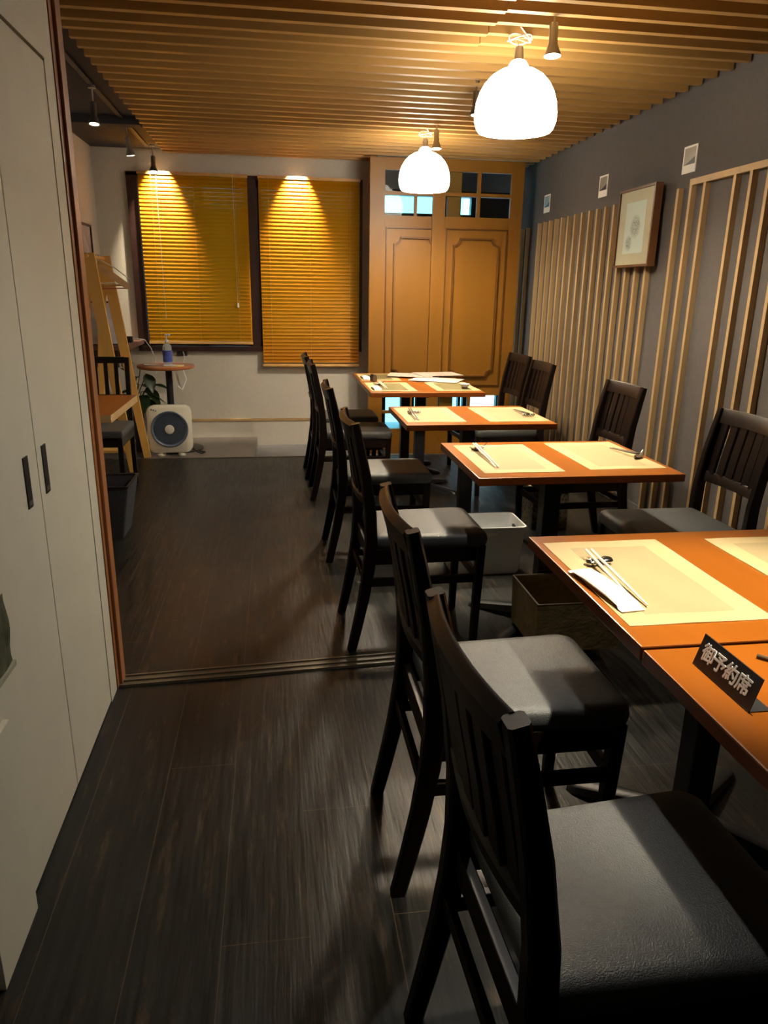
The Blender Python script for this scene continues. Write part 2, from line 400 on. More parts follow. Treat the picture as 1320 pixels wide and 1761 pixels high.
# ------------------------------------------------------------------ amber sliding doors (door_3 behind, door_4 in front)
def notched(x0, x1, z0, z1, r, n=6):
    pts = []
    for cx, cz, a0 in ((x0, z0, 90), (x1, z0, 180), (x1, z1, 270), (x0, z1, 0)):
        for k in range(n+1):
            a = math.radians(a0 - 90*k/n)
            pts.append((cx + r*math.cos(a), cz + r*math.sin(a)))
    return pts
def ring_mold(bm, outer, inner, y0, y1):
    n = len(outer)
    for ya, yb in ((y0, y1),):
        loft(bm, [[(u, yb, v) for u, v in outer], [(u, ya, v) for u, v in outer], [(u, ya, v) for u, v in inner], [(u, yb, v) for u, v in inner]], cap=False)
def wood_door(n, X0, X1, y0, px):
    """px: pane/muntin x coordinates; panes mirrored top and bottom"""
    y1 = y0+.034; b = B(); xa, xm0, xm1, xb = px
    box(b, X0, xa, y0, y1, -.08, 2.395, bev=.002); box(b, xb, X1, y0, y1, -.08, 2.395, bev=.002)
    box(b, xa, xb, y0, y1, 2.300, 2.395); box(b, xa, xb, y0, y1, .455, 1.952); box(b, xa, xb, y0, y1, -.08, .15)
    for z0, z1 in ((1.952, 2.300), (.15, .455)):
        zm = (z0+z1)/2
        box(b, xm0, xm1, y0+.003, y1-.003, z0, z1); box(b, xa, xm0, y0+.003, y1-.003, zm-.014, zm+.014); box(b, xm1, xb, y0+.003, y1-.003, zm-.014, zm+.014)
    d = struct(obj('door_%d' % n, b, 'panel'))
    b = B()
    xo0, xo1, zo0, zo1 = xa+.012, xb-.012, .545, 1.862
    o = [(xo0, zo0), (xo1, zo0), (xo1, zo1), (xo0, zo1)]; q = .010
    i = [(xo0+q, zo0+q), (xo1-q, zo0+q), (xo1-q, zo1-q), (xo0+q, zo1-q)]
    ring_mold(b, o, i, y0-.014, y0)
    a = .065; r = .058
    o = notched(xo0+a, xo1-a, zo0+.075, zo1-.075, r); i = notched(xo0+a+.014, xo1-a-.014, zo0+.089, zo1-.089, r-.002)
    ring_mold(b, o, i, y0-.020, y0)
    obj('panel_moulding', b, 'moulding', d)
    b = B()
    for z0, z1 in ((1.952, 2.300), (.15, .455)): box(b, xa, xb, y0+.015, y0+.018, z0, z1)
    obj('glass_pane', b, 'clear', d)
    return d
wood_door(3, .80, 1.575, 6.445, (.927, 1.175, 1.200, 1.455))
wood_door(4, 1.325, 2.10, 6.402, (1.431, 1.700, 1.730, 1.991))

# ------------------------------------------------------------------ pendants and spots
def pendant(loc, label):
    t = thing('pendant_lamp', label, 'lamp', loc, 0, 'white dome pendants over the tables')
    # origin on the ceiling slats (z 2.408); the dome hangs just under it
    prof = [(.020, -.096), (.032, -.102), (.040, -.114), (.048, -.128), (.078, -.138), (.112, -.158), (.141, -.188), (.162, -.224), (.175, -.264), (.180, -.302), (.178, -.338), (.168, -.366), (.160, -.376)]
    b = B(); inner = [(max(r-.004, .018), z-.001) for r, z in prof][::-1]
    lathe(b, prof+inner, seg=40)
    s = obj('shade', b, emit_mat('lit_opal_glass', LAMP_C, LAMP_L), t, smooth=True)
    pl = lamp('POINT', 'pendant_bulb_light', (0, 0, -.300), BULB_W, LAMP_C, shadow_soft_size=.045); pl.parent = t
    b = B(); lathe(b, [(.002, -.045), (.017, -.046), (.019, -.07), (.022, -.101), (.002, -.102)], seg=16); obj('lamp_holder', b, 'steel', t, smooth=True)
    b = B()
    pts = []
    for k in range(40):
        a = k/39*2*PI*2.3
        pts.append((.055*math.cos(a)*(1-.2*k/39), .035*math.sin(a), -.016 + .012*math.sin(a*1.4)))
    tube(b, [(0, 0, .03), (.03, 0, 0)] + pts + [(.0, 0, -.046)], .0032, seg=6)
    obj('coiled_cord', b, 'cream_plastic', t, smooth=True)
    return t
p0 = pendant((1.07, 3.45, 2.408), 'lit white dome pendant nearest, above the third table')
dup(p0, (1.065, 5.48, 2.408), .5, 'lit white dome pendant farther away, in front of amber sliding doors')

def spot(loc, label, rotz=0, tilt=0.0, drop=.02, group=None):
    t = thing('spotlight', label, 'spotlight', loc, rotz, group)
    b = B(); lathe(b, [(.001, .0), (.022, 0), (.022, -.014), (.001, -.014)], seg=16); obj('mount', b, 'steel', t, smooth=True)
    b = B(); tube(b, [(0, 0, -.01), (0, 0, -.03-drop)], .005, seg=8); obj('stem', b, 'steel', t)
    b = B()
    lathe(b, [(.001, .0), (.016, -.001), (.018, -.01), (.018, -.075), (.024, -.09), (.033, -.112), (.034, -.120), (.029, -.119), (.001, -.112)], seg=20)
    h = obj('lamp_head', b, 'steel', t, smooth=True); h.location = (0, 0, -.03-drop); h.rotation_euler = (tilt, 0, 0)
    b = B(); lathe(b, [(.001, -.1165), (.026, -.1185)], seg=20); obj('lens', b, emit_mat('lit_lens', (1, .9, .72), 12), h)
    return t
G = 'steel spotlights along the slatted ceiling'
s0 = spot((1.135, 3.22, 2.436), 'steel spotlight on slatted ceiling beside the nearest pendant', group=G, tilt=-.08)
dup(s0, (1.105, 4.29, 2.436), 0, 'steel spotlight half hidden behind the nearest pendant', G)
dup(s0, (1.10, 5.28, 2.436), 0, 'steel spotlight just right of the farther pendant', G)
dup(s0, (.66, 1.95, 2.436), 0, 'steel spotlight over the aisle beside the nearest chairs', G)
G = 'spotlights on the dark ceiling track'
s0 = spot((-1.0, 4.85, 2.440), 'bell-mouthed spotlight on dark track, nearest of the track lights', group=G, drop=.055, tilt=-.15)
dup(s0, (-1.0, 5.86, 2.440), 2.2, 'spotlight on dark track angled toward the wall, middle of the track lights', G)
dup(s0, (-.94, 6.62, 2.440), 0, 'spotlight at ceiling edge above the left blind', G)
tag(mbox('track_rail', 'black', (-1.015, -.985, 2.6, 6.75, 2.440, 2.4545), bev=.002), 'black lighting track on dark ceiling strip at upper left', 'track')

# ------------------------------------------------------------------ blinds
def blind(x0, x1, z0, z1, yb, label, cords):
    t = thing('venetian_blind', label, 'blind', ((x0+x1)/2, yb, z1), 0, 'amber venetian blinds over the window')
    hx = (x1-x0)/2; Hh = z1-z0
    mbox('headrail', 'blind_rail', (-hx, hx, -.014, .014, -.026, 0), t, bev=.002)
    mbox('bottom_rail', 'blind_rail', (-hx, hx, -.010, .010, -Hh, -Hh+.022), t, bev=.003)
    b = B(); n = int((Hh-.05)/.031)
    for k in range(n):
        z = -.040 - k*.031; a = math.radians(64); c, s = math.cos(a)*.018, math.sin(a)*.018
        rows = []
        for u in (-1, 0, 1):
            yy = u*c - (1-u*u)*.0042; zz = z + u*s - (1-u*u)*.0
            rows.append([(-hx+.004, yy, zz), (hx-.004, yy, zz)])
        loft(b, rows, cap=False, closed=False)
    obj('slats', b, 'blind', t, smooth=True)
    b = B()
    for f in cords:
        x = -hx + f*2*hx
        tube(b, [(x, -.0145, -.02), (x, -.0145, -Hh+.01)], .0009, seg=5)
    obj('ladder_cords', b, 'blind_rail', t)
    return t
bl = blind(-1.115, -.205, .862, 2.277, 6.858, 'left amber venetian blind with a bright pool of light at top left', (.12, .5, .88))
br = blind(-.120, .765, .665, 2.277, 6.858, 'right amber venetian blind hanging lower than the left one', (.1, .5, .9))
b = B(); tube(b, [(-.30, -.021, -.03), (-.297, -.021, -.5), (-.293, -.021, -1.2)], .0009, seg=5); obj('pull_cord', b, 'white_plastic', bl)
b = B(); tube(b, [(.33, -.02, -.01), (.335, -.022, -1.05)], .0011, seg=6); lathe(b, [(.001, -1.05), (.008, -1.055), (.010, -1.09), (.001, -1.10)], .335, -.022, seg=8)
obj('tilt_wand', b, 'white_plastic', bl)

# ------------------------------------------------------------------ right wall: battens, screen, pictures
XS = 2.222
b0 = None
yy0 = [6.326 - .1312*k for k in range(16)]
def batten(y, group, label, z1=1.915):
    global b0
    if b0 is None:
        b = B(); box(b, 0, XR-XS-.001, -.012, .012, 0, 1, bev=.0)
        b0 = obj('wall_batten', b, 'batten'); o = b0
    else:
        o = b0.copy(); COL.objects.link(o)
    o.location = (XS, y, .03); o.scale = (1, 1, z1-.03)
    tag(o, label, 'batten', group); return o
for k, y in enumerate(yy0):
    if k < 12: batten(y, 'evenly spaced battens left of the framed picture', 'pale upright wooden batten in the close row left of the framed picture')
    else: batten(y, 'battens running behind the framed picture', 'pale upright wooden batten running up behind the framed picture')
for y in (6.62, 6.76): batten(y, 'battens behind the amber doors', 'dim upright batten on wall just past the amber doors edge', 1.9)
batten(4.082, None, 'lone pale batten standing free between the framed picture and the slatted screen')
t = thing('slatted_screen', 'pale wooden slatted screen with a top rail on the grey wall', 'screen', (XS, 3.4, 0))
mbox('top_rail', 'batten', (0, XR-XS-.001, -2.0, .565, 1.916, 1.948), t, bev=.001)
for y in (3.951, 3.818, 3.556, 3.427, 3.297, 3.166, 2.905, 2.774, 2.643, 2.512, 2.25, 2.12, 1.99, 1.86):
    mbox('upright', 'batten', (0, XR-XS-.001, y-3.4-.011, y-3.4+.011, .03, 1.916), t)
# framed picture, leaning a little off the battens
def sketch_mat():
    m, t, b = new_mat('ink_flower_print')
    co = N(t, 'ShaderNodeTexCoord'); mp = N(t, 'ShaderNodeMapping'); t.links.new(co.outputs['Object'], mp.inputs[0])
    mp.inputs['Scale'].default_value = (1, 1, 1)
    nz = N(t, 'ShaderNodeTexNoise'); nz.inputs['Scale'].default_value = 26; nz.inputs['Detail'].default_value = 7; nz.inputs['Distortion'].default_value = 2.2
    t.links.new(mp.outputs[0], nz.inputs['Vector'])
    # line-like contours of the noise inside two soft blobs
    def mth(op, a, bb=None):
        n = N(t, 'ShaderNodeMath', operation=op)
        for i, v in enumerate((a, bb)):
            if v is None: continue
            if isinstance(v, (int, float)): n.inputs[i].default_value = v
            else: t.links.new(v, n.inputs[i])
        return n.outputs[0]
    ln = mth('LESS_THAN', mth('ABSOLUTE', mth('SUBTRACT', mth('FRACT', mth('MULTIPLY', nz.outputs[0], 6)), .5)), .14)
    sp = N(t, 'ShaderNodeSeparateXYZ'); t.links.new(co.outputs['Object'], sp.inputs[0])
    def blob(cy, cz, r):
        dy = mth('SUBTRACT', sp.outputs[1], cy); dz = mth('SUBTRACT', sp.outputs[2], cz)
        return mth('SUBTRACT', 1.0, mth('DIVIDE', mth('SQRT', mth('ADD', mth('MULTIPLY', dy, dy), mth('MULTIPLY', dz, dz))), r))
    msk = mth('MAXIMUM', mth('MAXIMUM', blob(-.01, .005, .075), blob(.06, -.085, .05)), 0.0)
    k = mth('MULTIPLY', mth('MINIMUM', mth('MULTIPLY', msk, 2.2), 1.0), mth('ADD', mth('MULTIPLY', ln, .75), .22))
    mx = N(t, 'ShaderNodeMix'); mx.data_type = 'RGBA'; mx.inputs[6].default_value = (.80, .77, .70, 1); mx.inputs[7].default_value = (.16, .11, .09, 1)
    t.links.new(k, mx.inputs[0]); t.links.new(mx.outputs[2], b.inputs['Base Color']); b.inputs['Roughness'].default_value = .6
    return m
t = thing('framed_picture', 'ink flower print in cream mount and brown wooden frame on the battens', 'picture', (2.174, 4.475, 1.742))
b = B(); hy, hz = .232, .228
o = [(-hy, -hz), (hy, -hz), (hy, hz), (-hy, hz)]; i = [(-hy+.014, -hz+.014), (hy-.014, -hz+.014), (hy-.014, hz-.014), (-hy+.014, hz-.014)]
loft(b, [[(.046, u, v) for u, v in o], [(0, u, v) for u, v in o], [(0, u, v) for u, v in i], [(.046, u, v) for u, v in i]], cap=False)
obj('frame', b, mat('walnut_frame', (.13, .055, .02), .3, var=.2), t)
mbox('mount_board', mat('cream_mount', (.72, .56, .40), .7, var=.04), (.010, .030, -hy+.013, hy-.013, -hz+.013, hz-.013), t)
mbox('print', sketch_mat(), (.0085, .0099, -.128, .128, -.148, .148), t)
mbox('glass_front', MT['clear'], (.003, .0045, -hy+.013, hy-.013, -hz+.013, hz-.013), t)
# three small photo cards
for y, lab in ((4.045, 'small white photo card on grey wall above the slatted screen corner'), (5.14, 'small white photo card on grey wall just left of the framed picture'), (6.225, 'small white photo card on grey wall nearest the amber doors')):
    t = thing('photo_card', lab, 'photo', (XR-.004, y, 2.062), 0, 'white photo cards on the grey wall')
    mbox('card', 'paper', (0, .003, -.068, .068, -.072, .066), t)
    mbox('photo', mat('photo_olive_grey', (.24, .22, .165), .35, var=.15, scale=8), (-.0008, 0, -.056, .056, -.030, .055), t)
    b = B(); prism(b, [(.052, -.029), (-.054, -.029), (-.054, .006), (-.035, -.001), (0, -.014)], -.0013, -.0008, axis='x'); obj('hill_shape', b, 'black', t)

# ------------------------------------------------------------------ chairs
def crest_x(y, hw=.195, s=.024): return -s*(1-(y/hw)**2)
def make_chair(label, group=None):
    t = thing('dining_chair', label, 'chair', (0, 0, 0), 0, group)
    # rear posts: sabre leg below, raked back above
    prof = [(-.272, .0), (-.250, .10), (-.226, .22), (-.208, .34), (-.200, .44), (-.204, .56), (-.222, .70), (-.246, .82), (-.262, .895)]
    dx = [.034, .038, .042, .046, .048, .044, .038, .033, .028]
    for s in (-1, 1):
        b = B(); bar(b, [(x, s*.182, z) for x, z in prof], [.028, .030, .032, .034, .034, .034, .033, .032, .030], dx)
        obj('rear_leg', b, 'dark_wood', t, smooth=True)
    for s in (-1, 1):
        b = B(); bar(b, [(.222, s*.170, 0), (.226, s*.171, .2), (.232, s*.172, .412)], [.028, .032, .036], [.028, .032, .036])
        obj('front_leg', b, 'dark_wood', t, smooth=True)
    # crest and lower back rail, bowed in plan
    def rail(z0, z1, x0, x1, th, name):
        b = B(); n = 12; rings = []
        for k in range(n+1):
            y = -.168 + .336*k/n; c = crest_x(y)
            rings.append([(x0+c-th/2, y, z0), (x0+c+th/2, y, z0), (x1+c+th/2, y, z1-.003), (x1+c+th/2-.003, y, z1), (x1+c+th/2-.008, y, z1-.001), (x1+c-th/2, y, z1-.014)])
        loft(b, rings); obj(name, b, 'dark_wood', t, smooth=True)
    rail(.835, .897, -.247, -.261, .022, 'crest_rail')
    rail(.585, .628, -.206, -.212, .020, 'lower_back_rail')
    for k in range(6):
        y = -.1375 + .055*k; b = B(); c = crest_x(y)
        bar(b, [(-.209+c, y, .620), (-.222+c, y, .70), (-.240+c, y, .79), (-.249+c, y, .842)], .046, .014)
        obj('back_slat', b, 'dark_wood', t)
    # apron and stretchers
    b = B()
    box(b, -.19, .225, -.184, -.164, .352, .412, bev=.002); box(b, -.19, .225, .164, .184, .352, .412, bev=.002)
    box(b, .212, .238, -.17, .17, .352, .412, bev=.002); box(b, -.21, -.19, -.17, .17, .352, .412, bev=.002)
    obj('apron', b, 'dark_wood', t)
    for s in (-1, 1): mbox('side_stretcher', 'dark_wood', (-.215, .215, s*.174-.009, s*.174+.009, .262, .294), t, bev=.002)
    mbox('rear_stretcher', 'dark_wood', (-.228, -.212, -.17, .17, .275, .305), t, bev=.002)
    mbox('front_stretcher', 'dark_wood', (.217, .235, -.17, .17, .262, .294), t, bev=.002)
    # cushion
    def outline(gx, gy, z, n=6):
        pts = []
        xb, xf, wb, wf, r = -.185+gx, .255-gx, .174-gy, .192-gy, .034
        cs = [(xb+r*.5, -wb+r*.5, r*.5, 180), (xf-r, -wf+r, r, 270), (xf-r, wf-r, r, 0), (xb+r*.5, wb-r*.5, r*.5, 90)]
        for cx, cy, rr, a0 in cs:
            for k in range(n+1):
                a = math.radians(a0 + 90*k/n)
                pts.append((cx+rr*math.cos(a), cy+rr*math.sin(a), z))
        # front edge bowed
        return [(x + (.012*(1-(y/wf)**2) if x > 0 else 0), y, z) for x, y, z in pts]
    b = B()
    loft(b, [outline(.004, .004, .412), outline(0, 0, .418), outline(-.002, -.002, .434), outline(.0, .0, .447), outline(.003, .003, .455), outline(.010, .010, .461), outline(.03, .03, .464), outline(.10, .09, .466)])
    obj('seat_cushion', b, 'vinyl', t, smooth=True)
    return t
GL, GR = 'dark dining chairs on the aisle side', 'dark dining chairs on the wall side'
ch = make_chair('dark wooden dining chair with grey-black seat nearest the camera', GL)
ch.location = (.508, .868, 0); ch.rotation_euler = (0, 0, .04)
for loc, rz, lab, g in (
    ((.520, 1.525, 0), 0, 'dark dining chair at the table with the white towel, second from camera', GL),
    ((.530, 2.738, 0), .02, 'dark dining chair in front of the white storage bin', GL),
    ((.515, 3.70, 0), .0, 'dark dining chair at the second table from the amber doors, aisle side', GL),
    ((.490, 4.86, 0), .0, 'dark dining chair at the farthest tables, nearer of the aisle-side pair', GL),
    ((.475, 5.43, 0), .0, 'farthest dark dining chair on the aisle side, near the right blind', GL),
    ((1.618, 2.655, 0), PI+.03, 'dark dining chair by the slatted screen, cut by right picture edge', GR),
    ((1.585, 3.672, 0), PI+.05, 'dark dining chair standing alone below the framed picture, wall side', GR),
    ((1.565, 4.872, 0), PI+.03, 'dark dining chair against the close battens, right of the farthest pair', GR),
    ((1.605, 5.48, 0), PI+.08, 'farthest dark dining chair on wall side, in front of amber door edge', GR)):
    dup(ch, loc, rz, lab, g)

# ------------------------------------------------------------------ tables
def make_table(label, group, D=.60, W=.78):
    t = thing('dining_table', label, 'table', (0, 0, 0), 0, group)
    b = B(); box(b, -W/2, W/2, -D/2, D/2, .690, .7195, bev=.003)
    for f in b.faces:
        if abs(f.normal.z) < .5: f.material_index = 1
    obj('tabletop', b, ['table', 'table_edge'], t)
    mbox('column', 'iron', (-.034, .034, -.034, .034, .03, .672), t, bev=.004)
    b = B(); box(b, -.24, .24, -.022, .022, .672, .689); box(b, -.022, .022, -.2, .2, .672, .689); obj('top_plate', b, 'iron', t)
    for k in range(4):
        b = B(); rings = []
        for r, z0, z1, w in ((.02, .022, .062, .045), (.12, .018, .050, .05), (.22, .010, .036, .058), (.285, .003, .026, .066), (.305, 0, .020, .064), (.318, 0, .012, .05)):
            rings.append([(r, -w/2, z0), (r, w/2, z0), (r, w/2*.8, z1-.004), (r, w/2*.55, z1), (r, -w/2*.55, z1), (r, -w/2*.8, z1-.004)])
        loft(b, rings); bmesh.ops.rotate(b, verts=b.verts, cent=(0, 0, 0), matrix=Matrix.Rotation(math.radians(40 + (0, 100, 180, 280)[k]), 3, 'Z'))
        obj('foot', b, 'iron', t, smooth=True)
    return t
GT = 'orange pedestal tables along the right wall'
tb = make_table('orange pedestal table with white towel packet and silver chopstick rest', GT, D=.638, W=.76)
tb.location = (1.042, 1.462, 0)
TB = []
for loc, lab in (((1.040, .812, 0), 'orange pedestal table nearest the camera, carrying the black reserved sign'),
                 ((1.092, 2.728, 0), 'orange pedestal table above the brown open box and white storage bin'),
                 ((1.012, 3.775, 0), 'orange pedestal table second from the amber doors'),
                 ((.975, 4.925, 0), 'orange pedestal table nearer of the joined pair at the far end'),
                 ((.975, 5.515, 0), 'farthest orange pedestal table under the folded menus')):
    o = dup(tb, loc, 0, lab, GT); TB.append(o)
TB[2].scale = (1.02, .94, 1); TB[1].scale = (1.035, .98, 1); TB[3].scale = (1, .905, 1); TB[4].scale = (1, .905, 1)

# ------------------------------------------------------------------ place settings
ZT = .7196
matmesh = None
def placemat(x0, x1, y0, y1, label, rz=0):
    global matmesh
    cx, cy = (x0+x1)/2, (y0+y1)/2
    if matmesh is None:
        b = B(); W, D = .155, .24; nx, ny = 12, 18
        xs = [-W, -W+.055] + [-W+.055+(2*W-.11)*k/6 for k in range(1, 6)] + [W-.055, W]
        ysl = [-D, -D+.045] + [-D+.045+(2*D-.09)*k/8 for k in range(1, 8)] + [D-.045, D]
        V = {}
        for i, x in enumerate(xs):
            for j, y in enumerate(ysl):
                V[i, j] = b.verts.new((x, y, .0012 + .0006*math.sin(x*31+y*17)))
        for i in range(len(xs)-1):
            for j in range(len(ysl)-1):
                f = b.faces.new((V[i, j], V[i+1, j], V[i+1, j+1], V[i, j+1]))
                f.material_index = 1 if (0 < i < len(xs)-2 and 0 < j < len(ysl)-2) else 0
        bmesh.ops.solidify(b, geom=b.faces[:], thickness=-.0010)
        o = obj('placemat', b, ['mat_border', 'mat_inner']); matmesh = o
    else:
        o = matmesh.copy(); COL.objects.link(o)
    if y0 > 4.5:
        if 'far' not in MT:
            MT['far'] = matmesh.data.copy(); MT['far'].materials[1] = MT['mat_far_sheen']
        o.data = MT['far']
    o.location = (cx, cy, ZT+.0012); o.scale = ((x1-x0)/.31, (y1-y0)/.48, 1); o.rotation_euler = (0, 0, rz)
    return tag(o, label, 'placemat', 'straw placemats on the tables')
placemat(.680, .995, 1.225, 1.720, 'straw placemat under the white towel packet on the near table')
placemat(1.132, 1.440, 1.222, 1.712, 'straw placemat at right picture edge on the near table')
placemat(.738, 1.046, 2.480, 2.975, 'straw placemat under white chopsticks on table above white bin', 0)
placemat(1.150, 1.458, 2.505, 2.998, 'straw placemat right side of table above white bin', .01)
placemat(.643, .946, 3.547, 4.010, 'straw placemat left side of second table from amber doors')
placemat(1.067, 1.388, 3.545, 4.006, 'straw placemat right side of second table from amber doors')
placemat(.612, .915, 4.705, 5.170, 'straw placemat with centre darkened for sheen at left front of the farthest table pair')
placemat(1.048, 1.350, 4.715, 5.175, 'straw placemat with centre darkened for sheen and small bowl at right of farthest table pair')
placemat(.612, .905, 5.290, 5.730, 'straw placemat with centre darkened for sheen at back left of the farthest table pair')

stick0 = None
MT['stick'] = mat('pale_chopstick', (.80, .74, .62), .4, var=.06)
MT['stickdark'] = mat('dark_chopstick', (.10, .075, .05), .3, var=.2)
def stick(p0, p1, label, m='stick', group=None):
    global stick0
    p0, p1 = Vector(p0), Vector(p1); d = p1-p0
    if stick0 is None: stick0 = {}
    if m not in stick0:
        b = B(); loft(b, [[(x, s*math.cos(a)*r, s*math.sin(a)*r) for a in [2*PI*k/8+.39 for k in range(8)] for s in (1,)] for x, r in ((0, .0030), (.002, .0038), (.5, .0034), (.998, .0020), (1, .0012))])
        o = obj('chopstick', b, m, smooth=True); stick0[m] = o
    else:
        o = stick0[m].copy(); COL.objects.link(o)
    o.location = p0; o.rotation_euler = d.to_track_quat('X', 'Z').to_euler(); o.scale = (d.length, 1, 1)
    return tag(o, label, 'chopstick', group or 'chopsticks laid at the place settings')
def rest(x, y, rz, label, m, kind='knot', group='chopstick rests on the placemats'):
    b = B()
    if kind == 'knot':
        # two rounded lobes joined by a low saddle
        prof = [(-.036, .004), (-.032, .011), (-.022, .014), (-.012, .011), (0, .007), (.012, .011), (.022, .014), (.032, .011), (.036, .004)]
        rings = [[(u, math.cos(a)*r*1.15, .0075 + max(-.0072, math.sin(a)*r*.62)) for a in [2*PI*k/14 for k in range(14)]] for u, r in prof]
        loft(b, rings)
    elif kind == 'ladle':
        # shallow bowl with an up-curved tail
        rings = []
        for u, r, z in ((-.040, .003, .016), (-.030, .006, .009), (-.016, .012, .006), (0, .016, .006), (.014, .014, .007), (.026, .009, .011), (.038, .005, .019), (.046, .002, .027)):
            rings.append([(u, math.cos(a)*r, z + max(-.0055, math.sin(a)*r*.4)) for a in [2*PI*k/12 for k in range(12)]])
        loft(b, rings)
    else:
        # row of small beads
        for k in range(5):
            bmesh.ops.create_icosphere(b, subdivisions=2, radius=.0085, matrix=Matrix.Translation((-.028+.014*k, 0, .0085)))
        box(b, -.03, .03, -.004, .004, .002, .008)
    o = obj('chopstick_rest', b, m, smooth=True); o.location = (x, y, ZT+.0042); o.rotation_euler = (0, 0, rz)
    return tag(o, label, 'chopstick rest', group)
ZM = ZT+.004
# near table
rest(.762, 1.556, .25, 'silver knot-shaped chopstick rest above the white towel packet', 'chrome')
stick((.748, 1.606, ZM+.019), (.737, 1.305, ZM+.004), 'left pale chopstick beside the white towel packet')
stick((.762, 1.606, ZM+.019), (.757, 1.303, ZM+.004), 'right pale chopstick of pair on the silver knot rest')
def towel(x, y, rz, L, W, label):
    t = thing('towel_packet', label, 'wet towel', (x, y, ZM), rz, 'wrapped hand towels')
    b = B(); rings = []
    for u, hw, z1 in ((-.5, W*.48, .002), (-.44, W*.5, .003), (-.40, W*.47, .012), (-.2, W*.46, .019), (.2, W*.46, .019), (.40, W*.47, .013), (.44, W*.5, .003), (.5, W*.48, .002)):
        rings.append([(math.cos(a)*hw*(1 if abs(math.sin(a)) < .95 else .9), u*L, max(0, z1*.5+math.sin(a)*z1*.55)) for a in [2*PI*k/16 for k in range(16)]])
    loft(b, rings); obj('wrapped_towel', b, 'paper', t, smooth=True)
    return t
towel(.706, 1.402, .10, .235, .056, 'white wrapped hand towel lying beside silver chopstick rest on near table')
# third table
rest(.817, 2.868, .35, 'dark ladle-shaped chopstick rest holding white chopsticks, table above white bin', 'stickdark', 'ladle')
stick((.806, 2.905, ZM+.020), (.800, 2.550, ZM+.004), 'left white chopstick on the table above the white bin')
stick((.817, 2.905, ZM+.020), (.811, 2.548, ZM+.004), 'right white chopstick on the table above the white bin')
stick((.788, 2.860, ZM+.006), (.835, 2.838, ZM+.006), 'short dark pick crossing under the white chopsticks', 'stickdark')
rest(1.426, 2.672, .75, 'dark ladle-shaped rest at right end of table above white bin', 'stickdark', 'ladle')
stick((1.416, 2.668, ZM+.019), (1.388, 2.850, ZM+.004), 'left dark chopstick at right setting above white bin', 'stickdark')
stick((1.427, 2.670, ZM+.019), (1.402, 2.852, ZM+.004), 'right dark chopstick at right setting above white bin', 'stickdark')
# second-from-doors table
rest(.720, 3.800, 0, 'beaded silver chopstick rest on left placemat of second table from doors', 'chrome', 'beads')
stick((.702, 3.865, ZM+.02), (.690, 3.585, ZM+.004), 'left dark chopstick on beaded rest, second table from doors', 'stickdark')
stick((.712, 3.865, ZM+.02), (.705, 3.585, ZM+.004), 'right dark chopstick on beaded rest, second table from doors', 'stickdark')
rest(1.312, 3.672, .1, 'beaded silver chopstick rest on right placemat of second table from doors', 'chrome', 'beads')
stick((1.300, 3.66, ZM+.019), (1.302, 3.895, ZM+.004), 'left dark chopstick at right setting, second table from doors', 'stickdark')
stick((1.311, 3.66, ZM+.019), (1.312, 3.897, ZM+.004), 'right dark chopstick at right setting, second table from doors', 'stickdark')
# farthest pair
towel(.652, 4.80, .05, .14, .052, 'small white wrapped towel on front left mat of farthest tables')
rest(.700, 5.035, .2, 'dark chopstick rest on front left mat of farthest tables', 'stickdark', 'ladle')
stick((.700, 5.060, ZM+.02), (.715, 4.815, ZM+.004), 'left pale chopstick on front left mat of farthest tables')
stick((.712, 5.060, ZM+.02), (.728, 4.818, ZM+.004), 'right pale chopstick on front left mat of farthest tables')
towel(.652, 5.42, .05, .16, .055, 'white wrapped towel on back left mat of farthest tables')
t = thing('glasses_case', 'dark curved case standing on the farthest table left edge', 'case', (.690, 5.24, ZM), .4)
b = B(); loft(b, [[(x, yy, z) for x, z in ((-.014+s, 0), (.014+s, 0), (.018+s*.6, .022), (.010+s*.2, .046), (-.012, .050), (-.018+s, .024))] for yy, s in ((-.022, 0), (-.008, .004), (.008, .004), (.022, 0))]); obj('case_body', b, 'stickdark', t, smooth=True)
t = thing('small_bowl', 'small white bowl with dark foot at right end of farthest table', 'bowl', (1.262, 4.835, ZM))
b = B(); lathe(b, [(.004, .004), (.012, .003), (.016, .008), (.030, .018), (.034, .030), (.031, .030), (.026, .021), (.001, .014)], seg=20); obj('bowl_body', b, 'white_plastic', t, smooth=True)
b = B(); lathe(b, [(.001, 0), (.018, 0), (.021, .006), (.012, .009), (.001, .009)], seg=20); obj('bowl_foot', b, 'stickdark', t, smooth=True)
stick((.853, 1.078, ZT+.0045), (.99, .93, ZT+.0045), 'dark chopstick tip lying near the reserved sign at right picture edge', 'stickdark')

